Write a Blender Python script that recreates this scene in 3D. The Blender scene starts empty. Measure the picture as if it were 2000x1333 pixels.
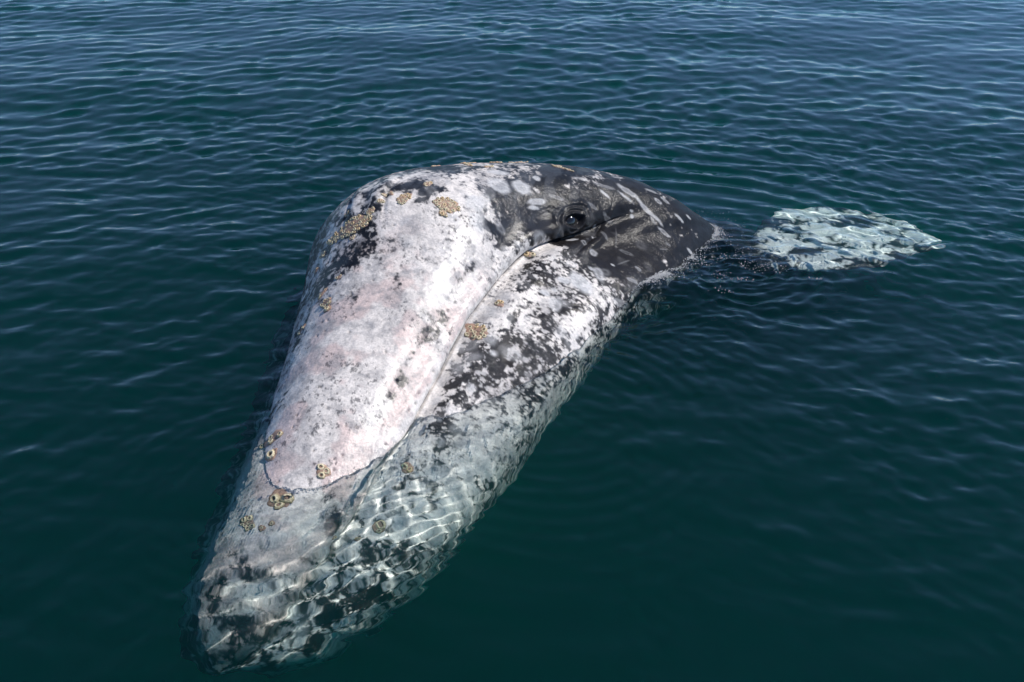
import bpy, bmesh, math, random
import numpy as np
from mathutils import Vector, Matrix, kdtree

# ------------------------------------------------------------------ camera, light, exposure
scene = bpy.context.scene
COL = scene.collection
SUN_AZ, SUN_EL = math.radians(78), math.radians(50)        # azimuth clockwise from +Y (the view direction)

cam_d = bpy.data.cameras.new('camera')
cam_d.sensor_width = 36.0
cam_d.lens = 32.96
cam_d.clip_start = 0.05
cam_d.clip_end = 3000
cam = bpy.data.objects.new('camera', cam_d)
cam.location = (0, 0, 1.9)
cam.rotation_euler = (math.radians(60), 0, 0)
COL.objects.link(cam)
scene.camera = cam

world = bpy.data.worlds.new('World')
scene.world = world
world.use_nodes = True
wn = world.node_tree
sky = wn.nodes.new('ShaderNodeTexSky')
sky.sky_type = 'NISHITA'
sky.sun_disc = False
sky.sun_elevation = SUN_EL
sky.sun_rotation = SUN_AZ
sky.air_density = 0.75
sky.altitude = 2500
sky.dust_density = 0.0
sky.ozone_density = 4.0
bg = wn.nodes['Background']
wn.links.new(sky.outputs[0], bg.inputs[0])
bg.inputs[1].default_value = 0.145

sun_d = bpy.data.lights.new('sun', 'SUN')
sun_d.energy = 4.45
sun_d.angle = math.radians(0.53)
sun_d.color = (1.0, 0.955, 0.89)
sun_d.cycles.is_caustics_light = True
sun = bpy.data.objects.new('sun', sun_d)
SUN_DIR = Vector((math.sin(SUN_AZ)*math.cos(SUN_EL), math.cos(SUN_AZ)*math.cos(SUN_EL), math.sin(SUN_EL)))
sun.rotation_euler = (-SUN_DIR).to_track_quat('-Z', 'Y').to_euler()
COL.objects.link(sun)

scene.view_settings.view_transform = 'Standard'
scene.view_settings.look = 'None'
scene.view_settings.exposure = 0.0
scene.view_settings.gamma = 1.0
cy = scene.cycles
cy.max_bounces = 8
cy.diffuse_bounces = 2
cy.glossy_bounces = 4
cy.transmission_bounces = 8
cy.transparent_max_bounces = 12
cy.volume_bounces = 3
cy.caustics_reflective = True
cy.caustics_refractive = True
cy.blur_glossy = 0.2
cy.sample_clamp_indirect = 6.0
cy.use_denoising = True

# ------------------------------------------------------------------ helpers
def link(name, me, parent=None):
    o = bpy.data.objects.new(name, me)
    COL.objects.link(o)
    if parent is not None:
        o.parent = parent
    return o

def tag(o, label=None, cat=None, group=None, kind=None):
    for k, v in (('label', label), ('category', cat), ('group', group), ('kind', kind)):
        if v:
            o[k] = v
    return o

def mesh_np(name, V, F, smooth=True):
    """V (n,3); F (m,4) quads (a triangle repeats no vertex: give a list instead)"""
    me = bpy.data.meshes.new(name)
    V = np.asarray(V, np.float32); F = np.asarray(F, np.int32)
    k = F.shape[1]
    me.vertices.add(len(V)); me.vertices.foreach_set('co', V.ravel())
    me.loops.add(F.size); me.loops.foreach_set('vertex_index', F.ravel())
    me.polygons.add(len(F))
    me.polygons.foreach_set('loop_start', np.arange(0, F.size, k, dtype=np.int32))
    me.polygons.foreach_set('loop_total', np.full(len(F), k, np.int32))
    me.polygons.foreach_set('use_smooth', np.full(len(F), smooth))
    me.update(calc_edges=True)
    me.validate()
    return me

_pr = np.random.default_rng(99)
PERM = np.concatenate([_pr.permutation(256)]*2).astype(np.int32)
VAL = _pr.random(256).astype(np.float32)

def vnoise(P, scale, seed=0):
    """smooth value noise in 0..1, P (...,3), scale = features per metre"""
    Q = (np.asarray(P, np.float32)*np.float32(scale) + np.float32(37.17*(seed % 101) + 512.0))
    I = np.floor(Q); f = Q - I
    I = I.astype(np.int32) & 255
    u = f*f*f*(f*(f*6 - 15) + 10)
    ix, iy, iz = I[..., 0], I[..., 1], I[..., 2]
    ux, uy, uz = u[..., 0], u[..., 1], u[..., 2]
    a, b = PERM[ix + seed % 97], PERM[((ix + 1) & 255) + seed % 97]
    r = []
    for q in (a, b):
        for dy in (0, 1):
            c = PERM[(q + iy + dy) & 255]
            r.append(VAL[PERM[(c + iz) & 255]]*(1 - uz) + VAL[PERM[(c + iz + 1) & 255]]*uz)
    return (r[0]*(1 - uy) + r[1]*uy)*(1 - ux) + (r[2]*(1 - uy) + r[3]*uy)*ux

def fbm(P, scale, octaves=4, seed=0, gain=.5):
    a, t, r = 1.0, 0.0, 0
    for o in range(octaves):
        r = r + a*vnoise(P, scale*2.03**o, seed + 17*o)
        t += a; a *= gain
    return r/t

def sst(a, b, x):
    t = np.clip((x - a)/(b - a), 0, 1)
    return t*t*(3 - 2*t)

def new_mat(name):
    m = bpy.data.materials.new(name); m.use_nodes = True
    return m, m.node_tree, m.node_tree.nodes.get('Principled BSDF'), m.node_tree.nodes.get('Material Output')

# ------------------------------------------------------------------ whale section tables
R_ = math.radians

def pchip(xs, ys, x):
    xs = np.asarray(xs, float); ys = np.asarray(ys, float)
    h = np.diff(xs); d = np.diff(ys) / h
    m = np.zeros_like(ys)
    m[0], m[-1] = d[0], d[-1]
    for i in range(1, len(xs) - 1):
        if d[i-1] * d[i] > 0:
            w1, w2 = 2*h[i] + h[i-1], h[i] + 2*h[i-1]
            m[i] = (w1 + w2) / (w1 / d[i-1] + w2 / d[i])
    k = np.clip(np.searchsorted(xs, x, side='right') - 1, 0, len(h) - 1)
    t = (x - xs[k]) / h[k]
    return ((2*t**3 - 3*t**2 + 1) * ys[k] + (t**3 - 2*t**2 + t) * h[k] * m[k]
            + (-2*t**3 + 3*t**2) * ys[k+1] + (t**3 - t**2) * h[k] * m[k+1])

# ---- the whale's own frame: x back from the snout tip, y to its left, z up (metres)
ST = dict(
 s =[0.0, .05, .18, .45, .80, 1.2, 1.6, 2.0, 2.4, 2.9, 3.5, 4.3, 5.6, 7.2],
 zt=[-.10, -.01, .09, .19, .28, .375, .485, .605, .545, .45, .40, .40, .38, .12],
 wl=[.02, .105, .165, .215, .27, .335, .41, .51, .67, .84, .94, .96, .80, .22],
 zm=[-.11, -.10, -.06, -.005, .05, .105, .14, .12, .02, -.08, -.12, -.10, -.06, -.08],
 wj=[.02, .16, .29, .42, .53, .63, .74, .87, 1.0, 1.08, 1.12, 1.04, .84, .24],
 zb=[-.14, -.26, -.40, -.52, -.61, -.68, -.75, -.84, -.95, -1.05, -1.1, -1.05, -.85, -.30])
POSE = dict(tip=(-.775, 1.82, -.245), yaw=R_(11.5), pitch=R_(4.7), roll=R_(20))

def ctrl(s):
    """nine (y, z) control points down the left side of the section at s"""
    g = {k: pchip(ST['s'], ST[k], s) for k in ('zt', 'wl', 'zm', 'wj', 'zb')}
    zt, wl, zm, wj, zb = (g[k] for k in ('zt', 'wl', 'zm', 'wj', 'zb'))
    H = zt - zm; D = zm - zb
    O = 0 * s
    C = np.stack([
        np.stack([O, zt], -1), np.stack([.43*wl, zt - .115*H], -1), np.stack([.80*wl, zm + .60*H], -1),
        np.stack([wl, zm + .16*H], -1), np.stack([.985*wl + .02*wj, zm], -1),
        np.stack([.66*wl + .36*wj, zm - .08*D], -1), np.stack([wj, zm - .36*D], -1),
        np.stack([.72*wj, zm - .80*D], -1), np.stack([O, zb], -1)], 1)      # (n, 9, 2)
    # behind the mouth corner the section turns into a plain barrel
    f = np.clip((s - 2.15) / .75, 0, 1); f = (f*f*(3 - 2*f))[:, None, None]
    an = np.radians([0, 24, 43, 56, 66, 77, 98, 140, 180])[None]
    zc = (zt*.54 + zb*.46)[:, None]
    up = np.cos(an) > 0
    E = np.stack([wj[:, None]*.97*np.sin(an), zc + np.where(up, zt[:, None] - zc, zc - zb[:, None]) * np.cos(an)], -1)
    return C*(1 - f) + E*f

def section(s, v):
    """s: (n,), v: (m,) in 0..8 on the left side -> (n, m, 2)"""
    C = ctrl(s)
    mir = np.array([-1, 1.])
    E = np.concatenate([C[:, 1:2] * mir, C, C[:, -2:-1] * mir], 1)
    k = np.clip(np.floor(v).astype(int), 0, 7); t = (v - k)[None, :, None]
    p0, p1, p2, p3 = E[:, k], E[:, k+1], E[:, k+2], E[:, k+3]
    return .5 * (2*p1 + (p2 - p0)*t + (2*p0 - 5*p1 + 4*p2 - p3)*t**2 + (3*p1 - p0 - 3*p2 + p3)*t**3)

def spine_drop(s):
    return -.33 * np.maximum(s - 1.95, 0)**2 / (1 + .06*np.maximum(s - 1.95, 0)) - 2.4 * np.maximum(s - 2.74, 0)**2 / (1 + 1.6*np.maximum(s - 2.74, 0))
def spine_side(s):
    return .24 * np.maximum(s - 2.0, 0)**2 / (1 + .25*np.maximum(s - 2.0, 0)) - .065 * np.maximum(1.4 - s, 0)**2

def to_world(P):
    x, y, z = P[..., 0], P[..., 1], P[..., 2]
    r, p, a = POSE['roll'], POSE['pitch'], POSE['yaw']
    y, z = y*math.cos(r) - z*math.sin(r), y*math.sin(r) + z*math.cos(r)
    x, z = x*math.cos(p) - z*math.sin(p), x*math.sin(p) + z*math.cos(p)
    X = x*math.sin(a) + y*math.cos(a); Y = x*math.cos(a) - y*math.sin(a)
    T = POSE['tip']
    return np.stack([X + T[0], Y + T[1], z + T[2]], -1)
# ------------------------------------------------------------------ sea surface
rng = np.random.default_rng(7)
def graded(lo, hi, c0, c1, d0, g, dmax, x_end):
    """coordinates: spacing d0 inside c0..c1, growing by factor g outside up to dmax until dense edge, then to lo/hi"""
    core = np.arange(c0, c1, d0).tolist()
    out, x, d = [], c1, d0
    while x < hi:
        out.append(x); d = min(d*g, dmax) if x < 11.5 else d*(1.06 if d < .6 else 1.35); x += d
    out.append(hi)
    neg, x, d = [], c0, d0
    while True:
        d = min(d*g, dmax) if x > x_end else d*1.35; x -= d
        if x < lo: break
        neg.append(x)
    neg.append(lo)
    return np.array(neg[::-1] + core + out)

def two_level(lo, hi, f0, f1, fine, c0, c1, d0, g, dmax, x_end):
    o = graded(lo, hi, c0, c1, d0, g, dmax, x_end)
    return np.concatenate([o[o < f0 - fine*.6], np.arange(f0, f1, fine), o[o > f1 + fine*.2]])
gx = two_level(-600, 600, -.98, 1.32, .0080, -1.35, 2.3, .0145, 1.014, .046, -8.5)
gy = two_level(-600, 600, 1.72, 4.50, .0086, 1.2, 5.2, .0145, 1.014, .044, .3)
GX, GY = np.meshgrid(gx, gy, indexing='ij')
SPX = np.gradient(gx)[:, None] + 0*GX; SPY = np.gradient(gy)[None, :] + 0*GX
SP = np.maximum(SPX, SPY)

def water_height(X, Y, SPc):
    P2 = np.stack([X, Y, 0*X], -1)
    r = np.random.default_rng(11)
    Z = np.zeros_like(X)
    # slow patches where the breeze ruffles the water more or less
    gust = .60 + .95*(fbm(P2, .33, 2, 5) - .28)
    wx = .22*(fbm(P2, 1.1, 2, 31) - .5); wy = .22*(fbm(P2, 1.1, 2, 32) - .5)
    XX, YY = X + wx, Y + wy
    # two wave trains: one from the left, one from the right, and a confused short chop
    wl_ = sst(1.6, -.9, X + .25*(Y - 3)); wr_ = sst(-.6, 1.2, X + .15*(Y - 3))
    for i in range(84):
        fam = i % 3
        lam = (.070, .085, .055)[fam]*((5.5, 5.5, 5.0)[fam]**((i//3 + r.random())/28))
        k = 2*math.pi/lam
        a = r.normal(math.radians((-16, 21, 2)[fam]), (.50, .42, 1.1)[fam])
        amp = (.00140, .00120, .00170)[fam]*(lam/.3)**.85
        ph = k*(math.sin(a)*XX + math.cos(a)*YY) + r.random()*6.283
        fade = sst(2.0, 3.4, lam/SPc)*(wl_ if fam == 0 else wr_ if fam == 1 else 1)
        if i % 2 and lam > .11:
            Z += amp*1.25*fade*(1.27 - 2*np.sqrt(np.sin(ph/2)**2 + .012))       # sharp crest, flat trough
        else:
            Z += amp*fade*(np.sin(ph) + .25*np.sin(2*ph + .6))
    # groups: no crest runs on for long
    grp = .30 + 1.4*fbm(P2*np.array([1, 1.5, 1]), 2.0, 3, 44)
    Z *= .86*gust*grp
    # a faint longer swell under it all
    for lam, a, amp, p0 in ((.85, -.5, .0022, .3), (1.15, .35, .0030, 2.1), (1.6, -.1, .0036, 4.0), (2.3, .55, .0048, 1.2), (3.4, -.35, .006, 5.1)):
        Z += amp*sst(2.0, 3.4, lam/SPc)*np.sin(2*math.pi/lam*(math.sin(a)*XX + math.cos(a)*YY) + p0)*(.4 + 1.1*fbm(P2, .5, 2, 47))
    # calmer where the whale shelters the water by the boat
    Z *= 1 - .22*np.exp(-((X - .5)**2/2.2 + (Y - 1.75)**2/1.0))
    Z *= 1 - .80*np.exp(-((X + .30)**2/.55 + (Y - 2.25)**2/.55))
    # long arcs running out behind the neck
    dn = np.hypot(X - .55, (Y - 3.75)*1.05) + .07*(fbm(P2, 1.2, 2, 77) - .5)
    sect = sst(.25, .75, (Y - 3.75)/np.maximum(dn, .01))*sst(-.35, .25, X - .2)
    Z *= 1 - .75*sect*sst(2.1, 1.1, dn)
    ch = 2*math.pi*(dn/.17 - .16*dn*dn)
    Z += .0046*np.sin(ch)*sect*np.exp(-((dn - 1.55)/.55)**2)*(.5 + fbm(P2, 1.6, 2, 78))*sst(2.0, 3.4, .11/SPc)
    # small rings by the flank, the lip and the snout
    for cx, cyy, lam, amp, rr, wd in ((1.06, 3.95, .075, .0030, .30, .16), (-.80, 2.35, .06, .0011, .35, .22), (.15, 2.75, .07, .0010, .5, .3)):
        d = np.hypot(X - cx, Y - cyy) + .04*(fbm(P2, 2.3, 2, 79) - .5)
        Z += amp*np.sin(2*math.pi*d/lam)*np.exp(-((d - rr)/wd)**2)*(.3 + 1.2*fbm(P2, 3, 2, 80))*sst(2.0, 3.4, lam/SPc)
    # fine ripples slapping round the submerged snout
    sn = np.exp(-(((X + .42)/.52)**2 + ((Y - 2.15)/.55)**2))
    for k2, (cx, cyy, lam, amp) in enumerate(((-1.6, 4.4, .034, .00030), (-2.6, 4.0, .055, .00040), (-1.0, -1.0, .11, .0007), (1.6, 4.9, .17, .0014), (-1.9, 3.3, .24, .0028))):
        d = np.hypot(X - cx, Y - cyy) + .09*(fbm(P2, 2.2, 3, 101 + k2) - .5)
        Z += amp*np.sin(2*math.pi*d/lam)*sn*sst(.44, .72, fbm(P2, 2.6, 2, 111 + k2))*2.2*sst(2.0, 3.2, lam/SPc)
    # fine ripples over the flipper
    fl_ = np.exp(-(((X - 1.7)/.5)**2 + ((Y - 4.4)/.45)**2))
    for k2, (cx, cyy, lam, amp) in enumerate(((1.0, 3.5, .070, .0014), (.9, 4.5, .10, .0022), (1.2, 5.9, .085, .0012), (2.8, 5.2, .14, .0022))):
        d = np.hypot(X - cx, Y - cyy) + .06*(fbm(P2, 2.6, 2, 121 + k2) - .5)
        Z += amp*np.sin(2*math.pi*d/lam)*fl_*(.3 + 1.4*sst(.35, .7, fbm(P2, 3.5, 2, 131 + k2)))*sst(2.0, 3.2, lam/SPc)
    # sea piled up against the flank, washing over the back of the jaw
    Z += .058*np.exp(-(((X - .68 - .7*(Y - 3.74))/.24)**2 + ((Y - 3.74)/.17)**2))
    # churned water by the flank and flipper root
    turb = 1.25*np.exp(-(((X - 1.05)/.32)**2 + ((Y - 4.0)/.30)**2)) + .8*np.exp(-(((X - .60)/.34)**2 + ((Y - 3.55)/.26)**2))
    ca_, sa_ = math.cos(-.35), math.sin(-.35)
    PT = np.stack([(X*ca_ - Y*sa_)*.42, X*sa_ + Y*ca_, 0*X], -1) + np.stack([wx, wy, 0*wx], -1)*.6
    t1 = fbm(PT, 17, 3, 91) - .5
    Z += .036*turb*t1*sst(.05, .02, SPc)
    Z += .010*turb*(fbm(PT, 40, 2, 93) - .5)*sst(.03, .012, SPc)
    return Z

WZ = water_height(GX, GY, SP)
nX, nY = GX.shape

# ------------------------------------------------------------------ the whale's skin as one grid
v_left = np.concatenate([np.linspace(0, 6.2, 330)[:-1], np.linspace(6.2, 8, 40)])
v_right = np.concatenate([np.linspace(8, 2.6, 70)[1:-1], np.linspace(2.6, 0, 110)[:-1]])
s_row = np.concatenate([(np.linspace(0, 1, 70)**1.7)*.22, np.linspace(.22, 3.05, 640)[1:], np.linspace(3.05, 7.2, 110)[1:]])
SL = section(s_row, v_left); SRr = section(s_row, v_right) * np.array([-1, 1.])
YZ = np.concatenate([SL, SRr], 1)
vv = np.concatenate([v_left, -v_right])          # signed: negative on the whale's right
nS, nV = YZ.shape[:2]
PH = np.empty((nS, nV, 3))
PH[..., 0] = s_row[:, None]
PH[..., 1] = YZ[..., 0] + spine_side(s_row)[:, None]
PH[..., 2] = YZ[..., 1] + spine_drop(s_row)[:, None]
S2 = np.repeat(s_row[:, None], nV, 1); V2 = np.repeat(vv[None], nS, 0)

def grid_normals(P):
    a = np.gradient(P, axis=0)
    b = np.roll(P, -1, 1) - np.roll(P, 1, 1)
    n = np.cross(a, b)
    return n/(np.linalg.norm(n, axis=-1, keepdims=True) + 1e-12)
NH = grid_normals(PH)
ctr = PH.mean(1, keepdims=True)
if ((PH - ctr)*NH).sum() < 0:
    NH = -NH

def at_sv(s, v):
    i = int(np.argmin(abs(s_row - s))); j = int(np.argmin(abs(vv - v)))
    return i, j

# arc length from the mouth line down/up each section (left side)
seg = np.linalg.norm(np.diff(YZ, axis=1), axis=-1)
ARC = np.concatenate([np.zeros((nS, 1)), np.cumsum(seg, 1)], 1)

disp = np.zeros((nS, nV))
# soft irregular body
disp += .014*(fbm(PH, 3.2, 3, 3) - .5)
disp += .004*(fbm(PH, 17, 3, 9) - .5)
disp += .0016*(fbm(PH, 60, 2, 19) - .5)
# mouth: groove with a full upper lip
jm = int(np.argmin(abs(vv - 3.86)))
dm = ARC - ARC[:, jm:jm+1]
fold_end = np.clip((2.52 - S2)/.25, 0, 1)*np.clip(S2/.1, 0, 1)
left = V2 > 0
wob = .006*(fbm(np.stack([S2, 0*S2, 0*S2], -1), 5, 2, 4) - .5)
disp += np.where(left, -.014*np.exp(-((dm + wob)/.0045)**2)*fold_end, 0)
disp += np.where(left, (.013*np.exp(-((dm + .048)/.036)**2) - .004*np.exp(-((dm + .125)/.05)**2))*fold_end, 0)
disp += np.where(left, (-.012*sst(-.004, .006, dm)*np.exp(-(np.maximum(dm, 0)/.05)**2) + .006*np.exp(-((dm - .11)/.05)**2))*fold_end, 0)
jr = int(np.argmin(abs(vv + 3.86)))
dr = ARC - ARC[:, jr:jr+1]
disp += np.where(~left, -.02*np.exp(-(dr/.012)**2)*fold_end, 0)

# eye: brow and cheek swell, socket, wrinkled lids
EYE_SV = (2.30, 3.055)
ei, ej = at_sv(*EYE_SV)
EYE_P = PH[ei, ej].copy(); EYE_N = NH[ei, ej].copy()
e_t = PH[ei+2, ej] - PH[ei-2, ej]; e_t -= EYE_N*np.dot(e_t, EYE_N); e_t /= np.linalg.norm(e_t)
e_b = np.cross(EYE_N, e_t)
if e_b[2] < 0: e_b = -e_b
D3 = PH - EYE_P
near = (np.linalg.norm(D3, axis=-1) < .5) & (V2 > 0)
ew = np.where(near, fbm(PH, 22, 3, 29) - .5, 0)
ex = D3@e_t; ez = D3@e_b
tilt = math.radians(12)
ex, ez = ex*math.cos(tilt) + ez*math.sin(tilt), -ex*math.sin(tilt) + ez*math.cos(tilt)
em = near
er = np.sqrt((ex/1.45)**2 + (ez/.95)**2) + .010*ew
almond = abs(ez + .006 + .012*np.sin(ex*26)) - .021*np.clip(1 - (ex/.056)**2, -1, 1)      # < 0 inside the opening
disp += np.where(em, .030*np.exp(-(er/.115)**2), 0)
disp += np.where(em, -.030*sst(.010, -.006, almond), 0)
def lid(off, h, w, up):
    c = .029 + off*.9
    d = np.sqrt((ex/1.55)**2 + ez**2) + .012*ew - c
    side = sst(-.01, .02, ez) if up else sst(.01, -.02, ez)
    return np.where(em, .5*h*np.exp(-(d/w)**2)*side*(.55 + .9*sst(-.35, .35, np.sin(2.3*np.arctan2(ez, ex) + 40*off) + 2*ew)), 0)
disp += lid(-.006, .011, .008, True) + lid(-.006, .009, .007, False)
disp += lid(.010, -.007, .004, True) + lid(.020, .007, .008, True) + lid(.034, -.006, .004, True) + lid(.048, .008, .012, True)
disp += lid(.008, -.006, .004, False) + lid(.017, .007, .007, False) + lid(.029, -.006, .004, False) + lid(.042, .007, .009, False) + lid(.055, -.004, .005, False)
fx = np.maximum(ex, -.02)
fc = np.where(em, np.exp(-((ez + .125 - 1.1*fx**2 + .006*ew)/.006)**2)*np.exp(-((ex - .03)/.17)**2), 0)
disp += -.009*fc + .008*np.where(em, np.exp(-((ez + .148 - 1.1*fx**2)/.014)**2)*np.exp(-((ex - .03)/.17)**2), 0)
# fine radiating wrinkles round the lids
ath = np.arctan2(ez, ex)
disp += np.where(em, .0008*np.sin(ath*23 + 6*ew)*np.exp(-((er - .085)/.035)**2), 0)
# cheek swelling in front of the eye
ci, cj = at_sv(2.08, 3.05)
dc = np.linalg.norm(PH - PH[ci, cj], axis=-1)
disp += np.where(left, .020*np.exp(-(dc/.085)**2), 0)
# blowhole ridges: a pair of curved creases on the crown
for (bs, bv, sg) in ((1.93, .42, 1), (1.93, -.42, -1)):
    bi, bj = at_sv(bs, bv)
    q = PH - PH[bi, bj]
    along = q[..., 0]; across = q[..., 1] - sg*.10*along - sg*1.2*along**2
    up_ok = abs(V2) < 2.5
    disp += np.where(up_ok, (-.012*np.exp(-(across/.012)**2) + .012*np.exp(-((across + sg*.035)/.04)**2))*np.exp(-(along/.11)**2), 0)
# hair pits over the rostrum
prng = np.random.default_rng(5)
pits = [(prng.uniform(.5, 1.9), prng.uniform(-1.5, 3.2)) for _ in range(60)]
pit_mask = np.zeros((nS, nV))
for ps, pv in pits:
    i, j = at_sv(ps, pv)
    a0, a1, b0, b1 = max(i-8, 0), i+9, max(j-8, 0), j+9
    d = np.linalg.norm(PH[a0:a1, b0:b1] - PH[i, j], axis=-1)
    g = np.exp(-(d/.0055)**2)
    disp[a0:a1, b0:b1] -= .004*g
    pit_mask[a0:a1, b0:b1] = np.maximum(pit_mask[a0:a1, b0:b1], g)
PD = PH + NH*disp[..., None]

# ------------------------------------------------------------------ skin pigment, painted in the whale's own frame
def lut(tab_s, tab_v, T, s, v):
    T = np.asarray(T, float)
    si = np.clip(np.interp(s, tab_s, np.arange(len(tab_s))), 0, len(tab_s) - 1.001)
    vi = np.clip(np.interp(v, tab_v, np.arange(len(tab_v))), 0, len(tab_v) - 1.001)
    a, b = si.astype(int), vi.astype(int); fa, fb = si - a, vi - b
    fa, fb = fa*fa*(3 - 2*fa), fb*fb*(3 - 2*fb)
    return (T[a, b]*(1-fa)*(1-fb) + T[a+1, b]*fa*(1-fb) + T[a, b+1]*(1-fa)*fb + T[a+1, b+1]*fa*fb)

WHITE = lut(
  [0, .2, .45, .75, 1.1, 1.4, 1.65, 1.85, 2.02, 2.18, 2.35, 2.6, 3.2],
  [-8, -3, -1.5, -.7, 0, .7, 1.4, 2.1, 2.7, 3.2, 3.7, 4.3, 5.0, 5.6, 6.3, 8],
  #  -8   -3  -1.5  -.7   0    .7   1.4  2.1  2.7  3.2  3.7  4.3  5.0  5.6  6.3  8
  [[.25, .35, .48, .48, .46, .46, .46, .47, .47, .50, .50, .44, .44, .44, .44, .4],
   [.25, .42, .56, .58, .56, .55, .52, .53, .52, .54, .54, .46, .45, .45, .45, .4],
   [.25, .50, .70, .78, .78, .76, .72, .68, .64, .64, .64, .52, .48, .48, .48, .4],
   [.25, .40, .66, .86, .92, .92, .92, .92, .88, .86, .88, .58, .48, .46, .46, .3],
   [.25, .30, .42, .70, .88, .92, .93, .90, .78, .88, .96, .58, .47, .45, .45, .3],
   [.20, .25, .36, .52, .74, .84, .88, .86, .74, .84, .94, .57, .46, .42, .44, .3],
   [.20, .25, .34, .48, .56, .74, .80, .82, .80, .80, .90, .56, .45, .42, .42, .25],
   [.15, .20, .28, .44, .58, .70, .78, .80, .80, .74, .84, .54, .43, .38, .36, .2],
   [.10, .12, .22, .28, .30, .52, .72, .74, .66, .42, .66, .62, .48, .40, .26, .15],
   [.08, .10, .18, .30, .44, .58, .68, .62, .38, .20, .50, .34, .40, .36, .18, .1],
   [.06, .08, .16, .30, .40, .42, .40, .32, .22, .12, .20, .18, .16, .20, .10, .1],
   [.05, .06, .10, .16, .22, .20, .16, .12, .10, .08, .08, .08, .08, .10, .08, .1],
   [.05, .05, .06, .08, .10, .10, .08, .08, .06, .06, .06, .06, .06, .08, .08, .1]], S2, V2)

# dark smudges and white blotches: (s, v, radius, strength, stretch along s)
BLOTCH = [  # s, v, radius, strength, stretch along s
  (1.299, 2.387, 0.077, -0.45, 1.6), (1.431, 2.558, 0.056, -0.40, 1.5), (1.106, 2.425, 0.051, -0.50, 1.5), (0.974, 2.501, 0.045, -0.50, 1.3), (1.624, 2.616, 0.042, -0.45, 1.3),
  (1.372, 1.470, 0.067, -0.25, 1.0), (1.482, 1.031, 0.057, -0.32, 1.4), (1.386, 0.439, 0.041, -0.30, 1.0), (1.560, -0.076, 0.057, -0.45, 1.4), (1.573, -0.706, 0.048, -0.50, 1.5),
  (1.651, 0.057, 0.067, -0.40, 1.5), (1.660, 0.420, 0.052, -0.50, 2.0), (1.619, 0.783, 0.037, -0.40, 1.5), (1.496, -2.043, 0.034, -0.30, 1.6), (1.541, -1.566, 0.039, -0.35, 1.5),
  (1.592, -4.831, 0.031, -0.30, 1.5), (1.276, -5.021, 0.025, -0.30, 1.5), (1.518, -0.955, 0.048, -0.30, 1.0), (1.981, 0.897, 0.040, -0.70, 1.0), (1.985, 1.222, 0.035, -0.60, 1.0),
  (1.949, 0.649, 0.050, -0.45, 1.0), (1.903, 0.134, 0.050, -0.35, 1.2), (1.885, -0.458, 0.035, -0.30, 1.3), (2.233, 0.955, 0.079, -0.40, 1.4), (2.223, 0.592, 0.074, -0.45, 1.4),
  (1.903, 1.241, 0.022, -0.90, 1.0), (1.944, 1.126, 0.022, -0.90, 1.0), (2.159, 2.253, 0.088, -1.00, 1.4), (2.114, 2.138, 0.051, -0.60, 1.0), (1.940, 2.406, 0.044, -0.60, 1.0),
  (1.944, 2.788, 0.070, -0.60, 1.2), (2.136, 2.826, 0.072, -0.60, 1.0), (2.365, 2.043, 0.038, -0.70, 1.0), (2.475, 1.890, 0.049, -0.50, 1.3), (2.292, 3.208, 0.118, -1.00, 1.2),
  (2.310, 5.060, 0.189, -1.00, 1.3), (2.086, 5.327, 0.103, -0.40, 1.0), (1.949, 4.773, 0.063, -0.50, 1.2), (1.390, 4.964, 0.054, -0.50, 1.0), (1.267, 4.811, 0.070, -0.70, 1.3),
  (1.125, 4.678, 0.047, -0.55, 1.2), (1.340, 5.346, 0.075, -0.55, 1.3), (1.239, 5.766, 0.039, -0.65, 1.0), (1.592, 5.403, 0.051, -0.40, 1.0), (1.509, 5.709, 0.060, -0.40, 1.2),
  (1.752, 5.422, 0.053, -0.50, 1.0), (1.811, 5.823, 0.074, -0.50, 1.0), (0.987, 4.831, 0.046, -0.40, 1.2), (2.136, 5.862, 0.118, -0.50, 1.0), (1.935, 6.358, 0.103, -0.50, 1.0),
  (0.479, 2.635, 0.035, -0.90, 2.0), (0.187, 0.019, 0.047, -0.35, 1.3), (0.342, 4.372, 0.046, -0.30, 1.5), (0.260, 5.671, 0.064, -0.40, 1.2), (0.200, 5.174, 0.053, -0.45, 1.5),
  (0.101, 1.757, 0.060, -0.35, 1.3), (0.475, 5.346, 0.042, -0.30, 1.2), (0.699, 5.346, 0.052, -0.30, 1.0), (0.594, 5.155, 0.043, -0.35, 1.0), (0.942, 0.745, 0.029, -0.28, 1.0),
  (0.740, 1.222, 0.036, -0.30, 1.0), (0.745, 1.814, 0.028, -0.30, 1.0), (0.882, -0.573, 0.021, -0.25, 1.0), (0.859, 2.005, 0.020, -0.25, 1.0), (1.175, 0.706, 0.030, -0.28, 1.0),
  (1.042, -0.134, 0.026, -0.25, 1.0), (1.665, 4.792, 0.071, 0.25, 1.2), (1.596, 4.029, 0.058, 0.25, 1.0), (1.138, 4.067, 0.077, 0.35, 1.3), (1.541, 5.537, 0.060, 0.30, 1.0),
  (1.724, 5.652, 0.067, 0.30, 1.0), (1.344, 6.129, 0.082, 0.35, 1.2), (1.006, 5.575, 0.105, 0.30, 1.2), (0.873, 5.613, 0.082, 0.35, 1.2), (1.949, 5.537, 0.063, 0.40, 1.0),
  (1.587, 3.341, 0.051, 0.40, 1.6), (1.148, 2.807, 0.034, 0.40, 1.6), (1.903, 3.895, 0.055, 0.40, 1.8), (1.354, 3.036, 0.036, 0.40, 1.8), (0.873, 2.864, 0.037, 0.40, 1.6),
  (2.082, 4.449, 0.046, 0.50, 2.2), (0.653, 2.616, 0.039, 0.30, 1.5), (0.301, 1.986, 0.056, 0.25, 1.2), (0.649, 5.766, 0.059, 0.30, 1.2),
]
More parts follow.
